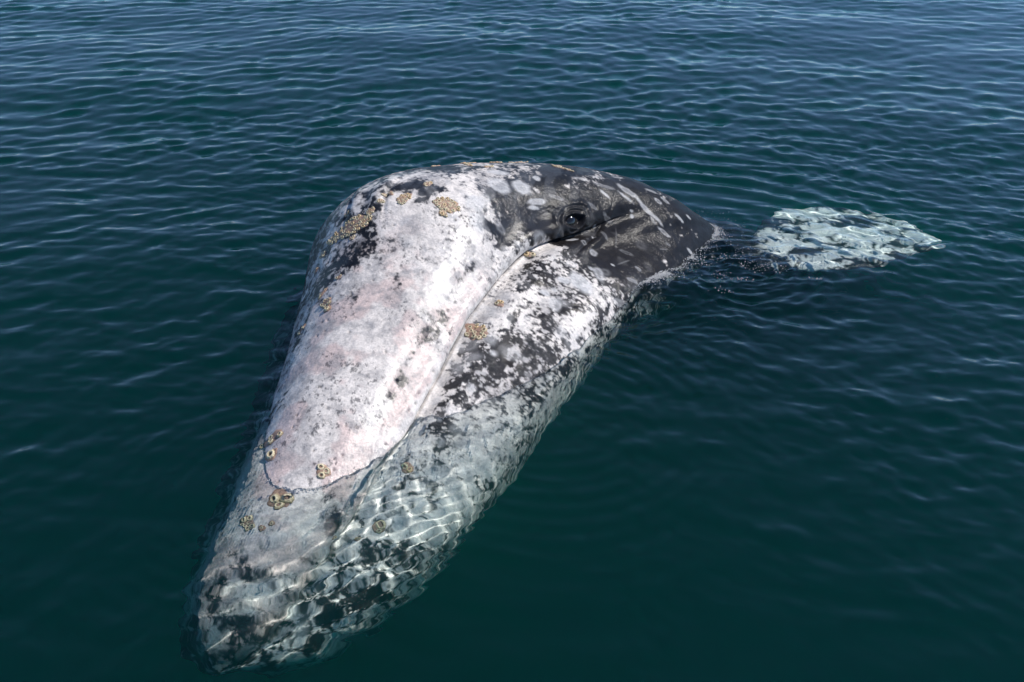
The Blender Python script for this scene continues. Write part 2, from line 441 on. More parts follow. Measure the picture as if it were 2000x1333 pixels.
warp = np.stack([fbm(PH, 11, 3, 41) - .5, fbm(PH, 11, 3, 42) - .5, fbm(PH, 11, 3, 43) - .5], -1)*.09
PW_ = PH + warp
for (bs, bv, br, st, el) in BLOTCH:
    i, j = at_sv(bs, bv)
    q = PW_ - PH[i, j]
    d = np.sqrt((q[..., 0]/el)**2 + q[..., 1]**2 + q[..., 2]**2)
    if st < 0 and bs < 1.9 and bv < 3.3 and bs > .55: st *= .55
    WHITE = WHITE + st*np.exp(-(d/br)**2)

band = np.where(left, np.exp(-((dm + .050)/.034)**2)*fold_end, 0)
groove = np.where(left, np.exp(-((dm + .130 + .02*(fbm(PH, 6, 2, 34) - .5))/.026)**2)*fold_end, 0)*sst(.7, .95, S2)
WHITE = WHITE + .22*band*sst(.55, .8, S2) - .34*groove*sst(.40, .60, fbm(PW_, 7, 3, 35))
n1 = fbm(PW_, 8, 5, 51, .60) - .5
n2 = fbm(PH + warp*.5, 30, 5, 52, .62) - .5
n3 = fbm(PH, 90, 3, 53) - .5
crust = .72 + .30*sst(1.2, 1.9, S2) + .60*sst(3.8, 4.3, V2)*sst(2.5, 2.1, S2)*1.25
field = WHITE + .95*n1 + 1.05*crust*n2 + .45*crust*n3
m_white = .80*sst(.40, .62, field) + .20*sst(.30, .80, field)
# loose white flecks in dark skin and dark specks in white
fl = sst(.57, .68, fbm(PH + warp*.3, 42, 4, 61, .65))*sst(.08, .35, WHITE + .5*sst(3.9, 4.6, V2)*sst(2.3, 2.0, S2))*(.7 + .25*sst(3.9, 4.6, V2))
clus = sst(.48, .62, fbm(PH, 7, 3, 63))
sp_ = sst(.61, .69, fbm(PH + warp*.15, 75, 4, 62, .65))*(.12 + .8*clus)
m_white = np.clip(np.maximum(m_white, fl) - sp_*m_white*.75, 0, 1)
m_grey = sst(.20, .55, WHITE*.8 + .8*n1 + .5*n2)

dark = np.array([.013, .0145, .019]); brown = np.array([.0165, .0140, .0135]); grey = np.array([.085, .090, .105])
white = np.array([.79, .735, .70]); pink = np.array([.66, .50, .475]); blue = np.array([.29, .285, .30])
kb = sst(2.6, 3.4, V2)[..., None]*sst(2.60, 2.2, S2)[..., None]*.8
base = dark*(1 - kb) + brown*kb
base = base*(1 + 1.0*(fbm(PH, 30, 3, 72) - .5))[..., None]
# the crown and back are greyer and brushed along the body
brush = fbm(PH*np.array([.35, 1, 1]), 26, 4, 76, .6)
crown = (sst(1.8, 2.1, S2)*sst(3.4, 1.6, abs(V2))*(.10 + .75*sst(.44, .64, brush))*(1 - .45*sst(2.3, 2.6, S2)))[..., None]
base = base*(1 - .55*crown) + np.array([.115, .128, .155])*.55*crown
col = base*(1 - .45*m_grey[..., None]) + grey*.45*m_grey[..., None]
kp = (sst(.46, .62, fbm(PH, 9, 4, 73))*sst(2.0, 1.3, S2)*(abs(V2) < 3.2)*.7)[..., None]
kbl = (sst(.50, .66, fbm(PW_, 11, 5, 74, .62))*.42 + .32*sst(.50, .64, fbm(PH + warp*.3, 34, 4, 77, .65)))[..., None]*sst(3.9, 2.6, V2*0 + 2)[..., None]
wcol = white*(1 - kp) + pink*kp
wcol = wcol*(1 - kbl) + blue*kbl
wcol = wcol*(1 + .22*(fbm(PH, 45, 3, 75) - .5))[..., None]
col = col*(1 - m_white[..., None]) + wcol*m_white[..., None]

def stamp(s, v, r, el=1., ang=0., ring=0., alpha=.9, tone=None, soft=.18):
    """one pale scar (oval, ringed or streaked) lying in the skin; r metres, ang turns it in the tangent plane"""
    i, j = at_sv(s, v)
    n = NH[i, j]; t = PH[min(i+1, nS-1), j] - PH[i-1, j]; t = t - n*np.dot(t, n); t /= np.linalg.norm(t); b = np.cross(n, t)
    w = int(max(r, r*el)/.0042) + 6
    a0, a1, b0, b1 = max(i - w, 0), min(i + w, nS), max(j - w*2, 0), min(j + w*2, nV)
    q = PH[a0:a1, b0:b1] - PH[i, j]
    x, y = q@t, q@b
    x, y = x*math.cos(ang) + y*math.sin(ang), -x*math.sin(ang) + y*math.cos(ang)
    d = np.sqrt((x/(r*el))**2 + (y/r)**2) + .95*(fbm(q + s*7.3, .55/r, 4, 5, .62) - .5)
    d = np.where(np.linalg.norm(q, axis=-1) < 2.5*max(r, r*el), d, 9)
    k = sst(1 + soft, 1 - soft, d)
    if ring: k = k*(1 - ring*sst(.80, .45, d)*(.6 + .8*fbm(q + v, 60, 2, 8)))
    k = (k*alpha*(.8 + .4*fbm(q + s*3, 90, 2, 6)))[..., None]
    k = np.clip(k, 0, 1)
    c = np.array(tone if tone is not None else (.60, .60, .62))
    col[a0:a1, b0:b1] = col[a0:a1, b0:b1]*(1 - k) + c*k
SCARS = [  # s, v, half length, half width, angle in the skin, hollow centre, strength
  (2.635, 2.845, 0.0625, 0.0173, 1.03, 0.35, 0.58),
  (2.590, 3.055, 0.0449, 0.0086, 1.08, 0.00, 0.62),
  (2.608, 4.086, 0.0846, 0.0124, 1.21, 0.20, 0.62),
  (2.526, 2.730, 0.0325, 0.0085, 1.16, 0.00, 0.70),
  (2.558, 5.117, 0.0378, 0.0099, 0.96, 0.60, 0.62),
  (2.700, 3.704, 0.0269, 0.0101, 0.89, 0.60, 0.62),
  (2.741, 3.723, 0.0300, 0.0089, 0.95, 0.60, 0.62),
  (2.695, 4.792, 0.0301, 0.0089, 0.96, 0.10, 0.66),
  (2.755, 4.811, 0.0186, 0.0064, 0.80, 0.00, 0.66),
  (2.585, 5.652, 0.0261, 0.0088, 0.89, 0.10, 0.66),
  (2.530, 4.067, 0.0124, 0.0110, 1.14, 0.00, 0.58),
  (2.892, 3.589, 0.0427, 0.0066, 0.38, 0.50, 0.55),
  (2.375, 1.909, 0.0196, 0.0175, 1.14, 0.00, 0.72),
  (2.196, 1.871, 0.0443, 0.0451, 0.27, 0.30, 0.77),
  (2.256, 2.100, 0.0454, 0.0411, 0.22, 0.30, 0.77),
  (2.306, 1.508, 0.0515, 0.0231, 0.54, 0.20, 0.72),
  (2.242, 2.425, 0.0490, 0.0160, 0.18, 0.20, 0.68),
  (2.210, 2.520, 0.0316, 0.0102, 0.28, 0.00, 0.68),
  (1.990, 2.005, 0.0535, 0.0486, 0.56, 0.10, 0.59),
  (1.917, 2.196, 0.0441, 0.0469, 0.74, 0.10, 0.59),
  (2.228, 4.391, 0.0274, 0.0162, 0.46, 0.10, 0.72),
  (2.187, 5.098, 0.0202, 0.0172, 1.19, 0.50, 0.58),
  (2.040, 5.117, 0.0250, 0.0200, 0.58, 0.90, 0.47),
  (2.223, 4.773, 0.0154, 0.0138, 0.27, 0.90, 0.42),
  (1.917, 5.212, 0.0306, 0.0260, 0.97, 0.15, 0.81),
  (1.944, 5.384, 0.0673, 0.0436, 2.07, 0.10, 0.77),
  (2.045, 5.461, 0.0474, 0.0245, 2.22, 0.45, 0.62),
  (2.068, 5.327, 0.0133, 0.0112, 1.47, 0.00, 0.62),
  (1.793, 5.136, 0.0230, 0.0148, 1.41, 0.00, 0.68),
  (1.834, 5.212, 0.0139, 0.0128, 1.13, 0.00, 0.68),
  (1.743, 5.346, 0.0366, 0.0251, 2.55, 0.30, 0.59),
  (2.159, 5.422, 0.0097, 0.0068, 1.50, 0.00, 0.62),
  (2.214, 5.442, 0.0660, 0.0030, 0.05, 0.00, 0.17),
  (2.457, 5.461, 0.0256, 0.0030, 0.31, 0.00, 0.28),
  (2.297, 4.601, 0.0108, 0.0070, 1.54, 0.00, 0.62),
  (2.379, 3.838, 0.0104, 0.0083, 1.10, 0.00, 0.55),
  (2.553, 3.780, 0.0091, 0.0061, 0.76, 0.00, 0.58),
  (2.352, 4.926, 0.0690, 0.0030, 2.25, 0.00, 0.12),
  (2.526, 2.158, 0.0402, 0.0096, 0.49, 0.30, 0.42),
  (2.617, 2.158, 0.0464, 0.0086, 0.45, 0.20, 0.35),
  (2.736, 3.112, 0.0342, 0.0076, 0.64, 0.30, 0.47),
  (2.700, 2.253, 0.0282, 0.0063, 0.51, 0.20, 0.47),
  (2.819, 2.406, 0.0256, 0.0051, 0.48, 0.20, 0.47),
  (2.851, 3.055, 0.0265, 0.0052, 0.63, 0.20, 0.47),
  (2.567, 2.501, 0.0536, 0.0110, 0.55, 0.30, 0.31),
  (2.420, 2.921, 0.0305, 0.0095, 0.99, 0.60, 0.31),
  (2.443, 3.704, 0.0354, 0.0120, 1.04, 0.70, 0.23),
  (2.297, 5.289, 0.0321, 0.0106, 0.85, 0.70, 0.23),
  (2.228, 5.613, 0.0169, 0.0093, 1.13, 0.50, 0.39),
  (2.333, 2.463, 0.0331, 0.0116, 0.62, 0.50, 0.34),
  (2.338, 4.659, 0.0282, 0.0083, 1.80, 0.60, 0.27),
  (2.571, 4.640, 0.0227, 0.0074, 1.58, 0.30, 0.39),
  (2.507, 5.403, 0.0144, 0.0074, 0.98, 0.50, 0.31),
  (2.127, 5.747, 0.0298, 0.0102, 0.68, 0.40, 0.39),
  (2.127, 6.263, 0.0950, 0.0140, 0.81, 0.40, 0.35),
  (1.976, 5.919, 0.0579, 0.0199, 0.81, 0.40, 0.39),
]
DOTS = [(1.876, 1.986), (1.894, 2.005), (1.889, 2.081), (1.908, 2.100), (1.866, 2.043), (1.862, 2.100), (1.880, 2.119), (1.898, 2.158), (1.885, 1.928), (1.871, 1.909), (1.871, 2.177), (1.926, 2.119), (1.953, 2.138), (1.848, 1.871), (1.848, 2.119)]
# a scatter of old round barnacle scars over cheek, crown and jaw
srng = np.random.default_rng(21)
for _ in range(120):
    ss, sv = srng.uniform(1.55, 2.4), srng.uniform(-.6, 6.0)
    stamp(ss, sv, srng.uniform(.006, .028), srng.uniform(.9, 1.7), srng.uniform(0, 3.1), srng.choice([0, 0, .3, .6]), srng.uniform(.1, .45)*(1.0 if ss < 2.12 else .22), None, .5)
for _ in range(80):
    stamp(srng.uniform(.1, 1.7), srng.uniform(3.9, 6.2), srng.uniform(.006, .030), srng.uniform(.9, 1.8), srng.uniform(0, 3.1), srng.choice([0, 0, .4]), srng.uniform(.1, .45), None, .55)
for _ in range(36):
    stamp(srng.uniform(.02, .55), srng.uniform(-1.5, 3.6), srng.uniform(.008, .032), srng.uniform(.9, 2.2), srng.uniform(-.5, .5), 0, srng.uniform(.15, .5), srng.choice([None, 'p']) and (.52, .42, .40), .5)
for (ss, sv, ha, hb, an, ring, al) in SCARS:
    stamp(ss, sv, hb, ha/hb, an, ring, al, None, .30)
for (ss, sv) in DOTS:
    stamp(ss, sv, .0045, 1.2, .5, 0, .85, (.02, .02, .025))


# darker tone along the mouth groove, round the eye and in the hair pits
lip = np.where(left, np.exp(-((dm + wob)/.0036)**2)*fold_end*(.35 + .65*sst(.35, .6, fbm(PH, 14, 3, 33))), 0)[..., None]
col = col*(1 - .85*lip) + np.array([.015, .014, .015])*.85*lip
rim = np.where(em, sst(.060, .040, er), 0)[..., None]
col = col*(1 - rim) + np.array([.016, .016, .019])*rim
col = col*(1 - .55*pit_mask[..., None])

# ------------------------------------------------------------------ skin mesh with the flipper grown out of it
idx = np.arange(nS*nV).reshape(nS, nV)
jn = np.roll(np.arange(nV), -1)
Q = np.stack([idx[:-1, :], idx[1:, :], idx[1:, jn], idx[:-1, jn]], -1)            # (nS-1, nV, 4)
PW = to_world(PD)
fi0, fi1 = int(np.argmin(abs(s_row - 2.86))), int(np.argmin(abs(s_row - 3.22)))
fj0, fj1 = int(np.argmin(abs(vv - 5.45))), int(np.argmin(abs(vv - 6.15)))
keep = np.ones((nS-1, nV), bool); keep[fi0:fi1, fj0:fj1] = False
loop = ([idx[i, fj0] for i in range(fi0, fi1)] + [idx[fi1, j] for j in range(fj0, fj1)]
        + [idx[i, fj1] for i in range(fi1, fi0, -1)] + [idx[fi0, j] for j in range(fj1, fj0, -1)])
loop = np.array(loop)
faces = [Q[keep].reshape(-1, 4)]
VW = [PW.reshape(-1, 3)]
COLV = [col.reshape(-1, 3)]
# the flipper: a chain of oval sections from the shoulder out to a pointed tip (world metres)
FLIP = dict(t=[0, .12, .28, .45, .62, .78, .90, .97, 1.0],
            near=[(1.02, 4.10, -.24), (1.14, 4.07, -.15), (1.27, 4.06, -.105), (1.46, 4.05, -.095), (1.66, 4.06, -.10), (1.86, 4.15, -.12), (2.05, 4.28, -.155), (2.17, 4.38, -.175), (2.215, 4.44, -.185)],
            far=[(1.12, 4.50, -.26), (1.21, 4.50, -.19), (1.31, 4.63, -.175), (1.50, 4.86, -.18), (1.72, 4.93, -.19), (1.92, 4.88, -.20), (2.09, 4.76, -.205), (2.20, 4.58, -.205), (2.225, 4.48, -.195)],
            th=[.15, .11, .075, .055, .045, .036, .026, .016, .006])
nr = 130
tr = np.linspace(0, 1, nr + 1)[1:]
NE = np.stack([pchip(FLIP['t'], [p[k] for p in FLIP['near']], tr) for k in range(3)], -1)
FA = np.stack([pchip(FLIP['t'], [p[k] for p in FLIP['far']], tr) for k in range(3)], -1)
TH = pchip(FLIP['t'], FLIP['th'], tr)
H0 = VW[0][loop]; hc = H0.mean(0)
cd0 = FA[0] - NE[0]; cd0 /= np.linalg.norm(cd0)
upv = np.array([0, 0, 1.]); upv = upv - cd0*np.dot(upv, cd0); upv /= np.linalg.norm(upv)
aa = np.arctan2((H0 - hc)@upv*1.0, (H0 - hc)@cd0)
# even, monotone angles in loop order
aa = np.unwrap(aa); L_ = len(loop)
even = aa[0] + np.sign(aa[-1] - aa[0])*2*math.pi*np.arange(L_)/L_
aa = .35*aa + .65*even
rings = []
for k in range(nr):
    c = (NE[k] + FA[k])/2; h = (FA[k] - NE[k])/2
    hn = h/np.linalg.norm(h)
    u = np.array([-.05, 0, 1.]); u = u - hn*np.dot(u, hn); u /= np.linalg.norm(u)
    ca, sa = np.cos(aa), np.sin(aa)
    prof = np.sign(ca)*abs(ca)**.9
    E = c + h*prof[:, None] + u*(TH[k]*sa*(1 - .35*ca))[:, None]
    b = sst(0, .20, tr[k])
    ring = H0*(1 - b) + E*b if b < 1 else E
    rings.append(ring)
rings = np.array(rings)
fn = (fbm(rings, 14, 3, 23) - .5)*.012 + (fbm(rings, 60, 2, 24) - .5)*.003
rings[..., 2] += fn*sst(0, .3, tr)[:, None]
base_i = nS*nV
ridx = base_i + np.arange(nr*L_).reshape(nr, L_)
allr = np.concatenate([loop[None], ridx], 0)
ln = np.roll(np.arange(L_), -1)
FQ = np.stack([allr[:-1, :], allr[:-1, ln], allr[1:, ln], allr[1:, :]], -1).reshape(-1, 4)
faces.append(FQ)
VW.append(rings.reshape(-1, 3))
RP = rings.reshape(-1, 3)
tt = np.repeat(tr, L_)
rw = np.stack([fbm(RP, 9, 3, 81) - .5, fbm(RP, 9, 3, 82) - .5, fbm(RP, 9, 3, 83) - .5], -1)*.07
fw = fbm(RP*np.array([.7, 1.25, .35]) + rw, 8.5, 4, 84, .5) - .5
fw2 = fbm(RP + rw*.4, 40, 3, 86, .6) - .5
mf = sst(.36, .54, .39*sst(.12, .40, tt) + .05 + 1.9*fw + .9*fw2)*sst(.12, .30, tt)
fcol = np.array([.020, .022, .028])*(1 - mf[:, None]) + np.array([.62, .635, .62])*mf[:, None]
fcol = fcol*(1 + .5*(fbm(RP, 50, 3, 85) - .5))[:, None]
COLV.append(fcol)
V_all = np.concatenate(VW); C_all = np.concatenate(COLV)
F_all = np.concatenate(faces)
def orient(V, F, probe, outward):
    """flip every face of the set when the probe face looks the wrong way"""
    a, b_, c, d = (V[F[probe, k]] for k in range(4))
    n = np.cross(c - a, d - b_)
    return F if np.dot(n, outward) > 0 else F[:, ::-1]
g0 = int(nV*200 + 5)
F_body = orient(V_all, faces[0], len(faces[0])//4, V_all[faces[0][len(faces[0])//4, 0]] - PW[np.argmin(abs(s_row - s_row[min(len(s_row)-1, (len(faces[0])//4)//nV)]))].mean(0))
kt = int(np.argmax(rings[100, :, 2]))
F_flip = orient(V_all, FQ, 100*L_ + kt, np.array([0, 0, 1.]))
caps = []
def fan(lp, flip):
    global V_all, C_all
    c = len(V_all)
    V_all = np.concatenate([V_all, V_all[lp].mean(0)[None]]); C_all = np.concatenate([C_all, C_all[lp].mean(0)[None]])
    n_ = len(lp)
    return [(c, int(lp[(k + 1) % n_]), int(lp[k])) if flip else (c, int(lp[k]), int(lp[(k + 1) % n_])) for k in range(n_)]
caps += fan(idx[0], False) + fan(idx[-1], True) + fan(ridx[-1], False)
me = bpy.data.meshes.new('gray_whale')
FB = np.concatenate([F_body, F_flip]); FT = np.array(caps, np.int32)
me.vertices.add(len(V_all)); me.vertices.foreach_set('co', V_all.astype(np.float32).ravel())
li = np.concatenate([FB.ravel(), FT.ravel()]).astype(np.int32)
me.loops.add(len(li)); me.loops.foreach_set('vertex_index', li)
me.polygons.add(len(FB) + len(FT))
me.polygons.foreach_set('loop_start', np.concatenate([np.arange(len(FB))*4, len(FB)*4 + np.arange(len(FT))*3]).astype(np.int32))
me.polygons.foreach_set('loop_total', np.concatenate([np.full(len(FB), 4), np.full(len(FT), 3)]).astype(np.int32))
me.polygons.foreach_set('use_smooth', np.ones(len(FB) + len(FT), bool))
me.update(calc_edges=True)
att = me.color_attributes.new('pigment', 'FLOAT_COLOR', 'POINT')
att.data.foreach_set('color', np.concatenate([C_all, np.ones((len(C_all), 1))], 1).astype(np.float32).ravel())

wet = sst(3.95, 4.3, V2)*sst(7.0, 6.2, V2)*sst(.5, .8, S2)*sst(2.35, 1.95, S2)*(.35 + .9*sst(.35, .6, fbm(PH, 6, 3, 92)))
wet = np.maximum(wet, .30*sst(2.5, 2.7, V2)*sst(2.30, 2.1, S2)*sst(1.7, 1.95, S2))
wet = np.maximum(wet, .36*sst(2.30, 2.05, S2))
wet_all = np.zeros(len(V_all)); wet_all[:nS*nV] = np.clip(wet, 0, 1).ravel()
aw = me.attributes.new('wetness', 'FLOAT', 'POINT'); aw.data.foreach_set('value', wet_all.astype(np.float32))
m_skin, nt, bs, mo = new_mat('whale_skin')
a = nt.nodes.new('ShaderNodeAttribute'); a.attribute_name = 'pigment'
tc = nt.nodes.new('ShaderNodeTexCoord')
nz = nt.nodes.new('ShaderNodeTexNoise'); nz.inputs['Scale'].default_value = 130; nz.inputs['Detail'].default_value = 4; nz.inputs['Roughness'].default_value = .65
nt.links.new(tc.outputs['Object'], nz.inputs['Vector'])
mr = nt.nodes.new('ShaderNodeMapRange'); mr.inputs[1].default_value = .3; mr.inputs[2].default_value = .7; mr.inputs[3].default_value = .78; mr.inputs[4].default_value = 1.16
nt.links.new(nz.outputs['Fac'], mr.inputs[0])
mul = nt.nodes.new('ShaderNodeMixRGB'); mul.blend_type = 'MULTIPLY'; mul.inputs[0].default_value = 1
nt.links.new(a.outputs['Color'], mul.inputs[1]); nt.links.new(mr.outputs[0], mul.inputs[2])
nt.links.new(mul.outputs[0], bs.inputs['Base Color'])
nz2 = nt.nodes.new('ShaderNodeTexNoise'); nz2.inputs['Scale'].default_value = 95; nz2.inputs['Detail'].default_value = 6; nz2.inputs['Roughness'].default_value = .6
nt.links.new(tc.outputs['Object'], nz2.inputs['Vector'])
bump = nt.nodes.new('ShaderNodeBump'); bump.inputs['Strength'].default_value = .44; bump.inputs['Distance'].default_value = .005
nt.links.new(nz2.outputs['Fac'], bump.inputs['Height'])
nt.links.new(bump.outputs[0], bs.inputs['Normal'])
bs.inputs['Roughness'].default_value = .50
bs.inputs['Specular IOR Level'].default_value = .07
bs.inputs['IOR'].default_value = 1.4
bs.inputs['Coat Weight'].default_value = .32
bs.inputs['Coat Roughness'].default_value = .13
nt.links.new(bump.outputs[0], bs.inputs['Coat Normal'])
bs.inputs['Subsurface Weight'].default_value = 0
# where sea water still sheets over the jaw the gloss is rippled and strong
wa = nt.nodes.new('ShaderNodeAttribute'); wa.attribute_name = 'wetness'
vr = nt.nodes.new('ShaderNodeTexNoise'); vr.inputs['Scale'].default_value = 60; vr.inputs['Detail'].default_value = 5; vr.inputs['Roughness'].default_value = .7; vr.inputs['Distortion'].default_value = 1.2
nt.links.new(tc.outputs['Object'], vr.inputs['Vector'])
wb = nt.nodes.new('ShaderNodeBump'); wb.inputs['Distance'].default_value = .008
wr = nt.nodes.new('ShaderNodeMapRange'); wr.inputs[1].default_value = .36; wr.inputs[2].default_value = 1.0
nt.links.new(wa.outputs['Fac'], wr.inputs[0]); nt.links.new(wr.outputs[0], wb.inputs['Strength']); nt.links.new(vr.outputs['Fac'], wb.inputs['Height']); nt.links.new(bump.outputs[0], wb.inputs['Normal'])
nt.links.new(wb.outputs[0], bs.inputs['Coat Normal'])
wm = nt.nodes.new('ShaderNodeMapRange'); wm.inputs[3].default_value = .17; wm.inputs[4].default_value = .80
nt.links.new(wa.outputs['Fac'], wm.inputs[0]); nt.links.new(wm.outputs[0], bs.inputs['Coat Weight'])
me.materials.append(m_skin)
whale = tag(link('gray_whale', me), 'mottled grey and white whale raising its barnacled head out of the sea', 'whale')
whale.cycles.is_caustics_receiver = True

# ------------------------------------------------------------------ water over and round the whale
# a thin sheet of water still runs off the lower jaw: lift the sea onto it there
NWg = grid_normals(PW)
if ((PW - PW.mean(1, keepdims=True))*NWg).sum() < 0: NWg = -NWg
sel = (NWg[..., 2] > .12) & (abs(PW[..., 2]) < .35) & (S2 < 3.1)
pw, nw = PW[sel], NWg[sel]
msel = (sst(3.95, 4.25, V2)*sst(6.6, 6.0, V2)*sst(.35, .7, S2)*sst(2.3, 1.9, S2))[sel]
o_ = np.argsort(pw[:, 2]); pw, nw, msel = pw[o_], nw[o_], msel[o_]
def near_i(g, x):
    k = np.clip(np.searchsorted(g, x), 1, len(g) - 1)
    return np.where(x - g[k-1] < g[k] - x, k - 1, k)
ix, iy = near_i(gx, pw[:, 0]), near_i(gy, pw[:, 1])
ok = (abs(gx[ix] - pw[:, 0]) < .02) & (abs(gy[iy] - pw[:, 1]) < .02)
ix, iy, pw, nw, msel = ix[ok], iy[ok], pw[ok], nw[ok], msel[ok]
top = np.full((nX, nY), -9.0); msk = np.zeros((nX, nY))
zt_ = pw[:, 2] - (nw[:, 0]*(gx[ix] - pw[:, 0]) + nw[:, 1]*(gy[iy] - pw[:, 1]))/nw[:, 2]
top[ix, iy] = zt_; msk[ix, iy] = msel
def soft(A, n):
    for _ in range(n):
        A = (np.roll(A, 1, 0) + np.roll(A, -1, 0) + np.roll(A, 1, 1) + np.roll(A, -1, 1) + 2*A)/6
    return A
for _ in range(3):          # close single-cell gaps
    hole = top < -8
    nb4 = [np.roll(top, 1, 0), np.roll(top, -1, 0), np.roll(top, 1, 1), np.roll(top, -1, 1)]
    cnt = sum((q > -8).astype(float) for q in nb4); sm = sum(np.where(q > -8, q, 0) for q in nb4)
    top = np.where(hole & (cnt >= 2), sm/np.maximum(cnt, 1), top)
msk = soft(msk, 5)
PF = np.stack([GX, GY, 0*GX], -1)
ca_, sa_ = math.cos(-.5), math.sin(-.5)
pw_ = np.stack([fbm(PF, 7, 2, 15) - .5, fbm(PF, 7, 2, 16) - .5, 0*GX], -1)*.10
PT_ = np.stack([(GX*ca_ - GY*sa_)*.45, GX*sa_ + GY*ca_, 0*GX], -1) + pw_
k_ = msk*sst(-.20, -.01, top)*(top > -1)
WZ = WZ + k_*(.010 + .010*(fbm(PT_*np.array([.7, 1, 1]), 15, 4, 12, .66) - .5))
# little slapping ripples right at the skin
on = (top > -1).astype(float)
edge = soft(on*np.exp(-((WZ - top)/.030)**2), 3)
WZ = WZ + edge*.010*(fbm(PF + pw_, 24, 3, 18, .6) - .5)
# the wet edge stands up against the skin as a small rounded lip
dep = WZ - top
WZ = np.where(top > -1, WZ + .0030*np.tanh(dep/.0017)*np.exp(-(dep/.022)**2), WZ)

m_water, nt, bs, mo = new_mat('sea_surface')
nt.nodes.remove(bs)
rf = nt.nodes.new('ShaderNodeBsdfRefraction'); rf.inputs['IOR'].default_value = 1.333; rf.inputs['Roughness'].default_value = 0.0
rf.inputs['Color'].default_value = (1.13, 1.15, 1.15, 1)      # makes up for the radiance the renderer loses at the interface
gs = nt.nodes.new('ShaderNodeBsdfGlossy'); gs.inputs['Roughness'].default_value = 0.0; gs.inputs['Color'].default_value = (1, 1, 1, 1)
fr = nt.nodes.new('ShaderNodeFresnel'); fr.inputs['IOR'].default_value = 1.333
mxs = nt.nodes.new('ShaderNodeMixShader')
nt.links.new(fr.outputs[0], mxs.inputs[0]); nt.links.new(rf.outputs[0], mxs.inputs[1]); nt.links.new(gs.outputs[0], mxs.inputs[2])
nt.links.new(mxs.outputs[0], mo.inputs['Surface'])
gi = np.arange(nX*nY).reshape(nX, nY)
WF = np.stack([gi[:-1, :-1], gi[1:, :-1], gi[1:, 1:], gi[:-1, 1:]], -1).reshape(-1, 4)
WV = np.stack([GX, GY, WZ], -1).reshape(-1, 3)
wme = mesh_np('water', WV, WF)
wme.materials.append(m_water)
water = tag(link('water', wme), kind='structure')
water.cycles.is_caustics_caster = True

# the murky body of the sea under that surface
m_murk, nt, bs, mo = new_mat('sea_body')
nt.nodes.remove(bs)
pv = nt.nodes.new('ShaderNodeVolumePrincipled')
pv.inputs['Color'].default_value = (.002, .93, .64, 1)
pv.inputs['Density'].default_value = .45
pv.inputs['Anisotropy'].default_value = .2
va = nt.nodes.new('ShaderNodeVolumeAbsorption'); va.inputs['Color'].default_value = (.0, 1.0, .93, 1); va.inputs['Density'].default_value = .45
ad = nt.nodes.new('ShaderNodeAddShader')
nt.links.new(pv.outputs[0], ad.inputs[0]); nt.links.new(va.outputs[0], ad.inputs[1]); nt.links.new(ad.outputs[0], mo.inputs['Volume'])
def every(n, st):
    k = list(range(0, n, st))
    return np.array(k if k[-1] == n - 1 else k + [n - 1])
cxi, cyi = every(nX, 3), every(nY, 3)
mx = WZ.copy()
for _ in range(3):
    mx = np.maximum.reduce([mx, np.roll(mx, 1, 0), np.roll(mx, -1, 0), np.roll(mx, 1, 1), np.roll(mx, -1, 1)])
BZ = (mx + .0005)[np.ix_(cxi, cyi)]
BX, BY = GX[np.ix_(cxi, cyi)], GY[np.ix_(cxi, cyi)]
bi = np.arange(BX.size).reshape(BX.shape)
BV = np.stack([BX, BY, BZ], -1).reshape(-1, 3)
BF = np.stack([bi[:-1, :-1], bi[1:, :-1], bi[1:, 1:], bi[:-1, 1:]], -1).reshape(-1, 4)
per = np.concatenate([bi[:-1, 0], bi[-1, :-1], bi[1:, -1][::-1], bi[0, 1:][::-1]])
low = BV[per].copy(); low[:, 2] = -9.0
lowi = len(BV) + np.arange(len(per)); pn = np.roll(np.arange(len(per)), -1)
SK = np.stack([per, lowi, lowi[pn], per[pn]], -1)
cn = len(BV) + len(per)
CT = np.stack([np.full(len(per), cn), lowi[pn], lowi, np.full(len(per), -1)], -1)
V_b = np.concatenate([BV, low, [[0, 0, -9.0]]])
bme = bpy.data.meshes.new('sea_water')
bme.from_pydata(V_b.tolist(), [], BF.tolist() + SK.tolist() + CT[:, :3].tolist())
bme.update()
bme.materials.append(m_murk)
sea_body = tag(link('sea_water', bme), 'murky green sea water below the rippled surface', 'sea water', kind='stuff')

sb = mesh_np('seabed', [(-600, -600, -8.5), (600, -600, -8.5), (600, 600, -8.5), (-600, 600, -8.5)], [(0, 1, 2, 3)], False)
m_bed, nt, bs, mo = new_mat('seabed_sand'); bs.inputs['Base Color'].default_value = (.12, .10, .07, 1); bs.inputs['Roughness'].default_value = 1
sb.materials.append(m_bed)
tag(link('seabed', sb), kind='structure')

# ------------------------------------------------------------------ eye
NW = grid_normals(PW)
if ((PW - PW.mean(1, keepdims=True))*NW).sum() < 0:
    NW = -NW
eye_c = PW[ei, ej] ; eye_n = NW[max(ei-25, 0):ei+25, max(ej-25, 0):ej+25].mean((0, 1)); eye_n /= np.linalg.norm(eye_n)

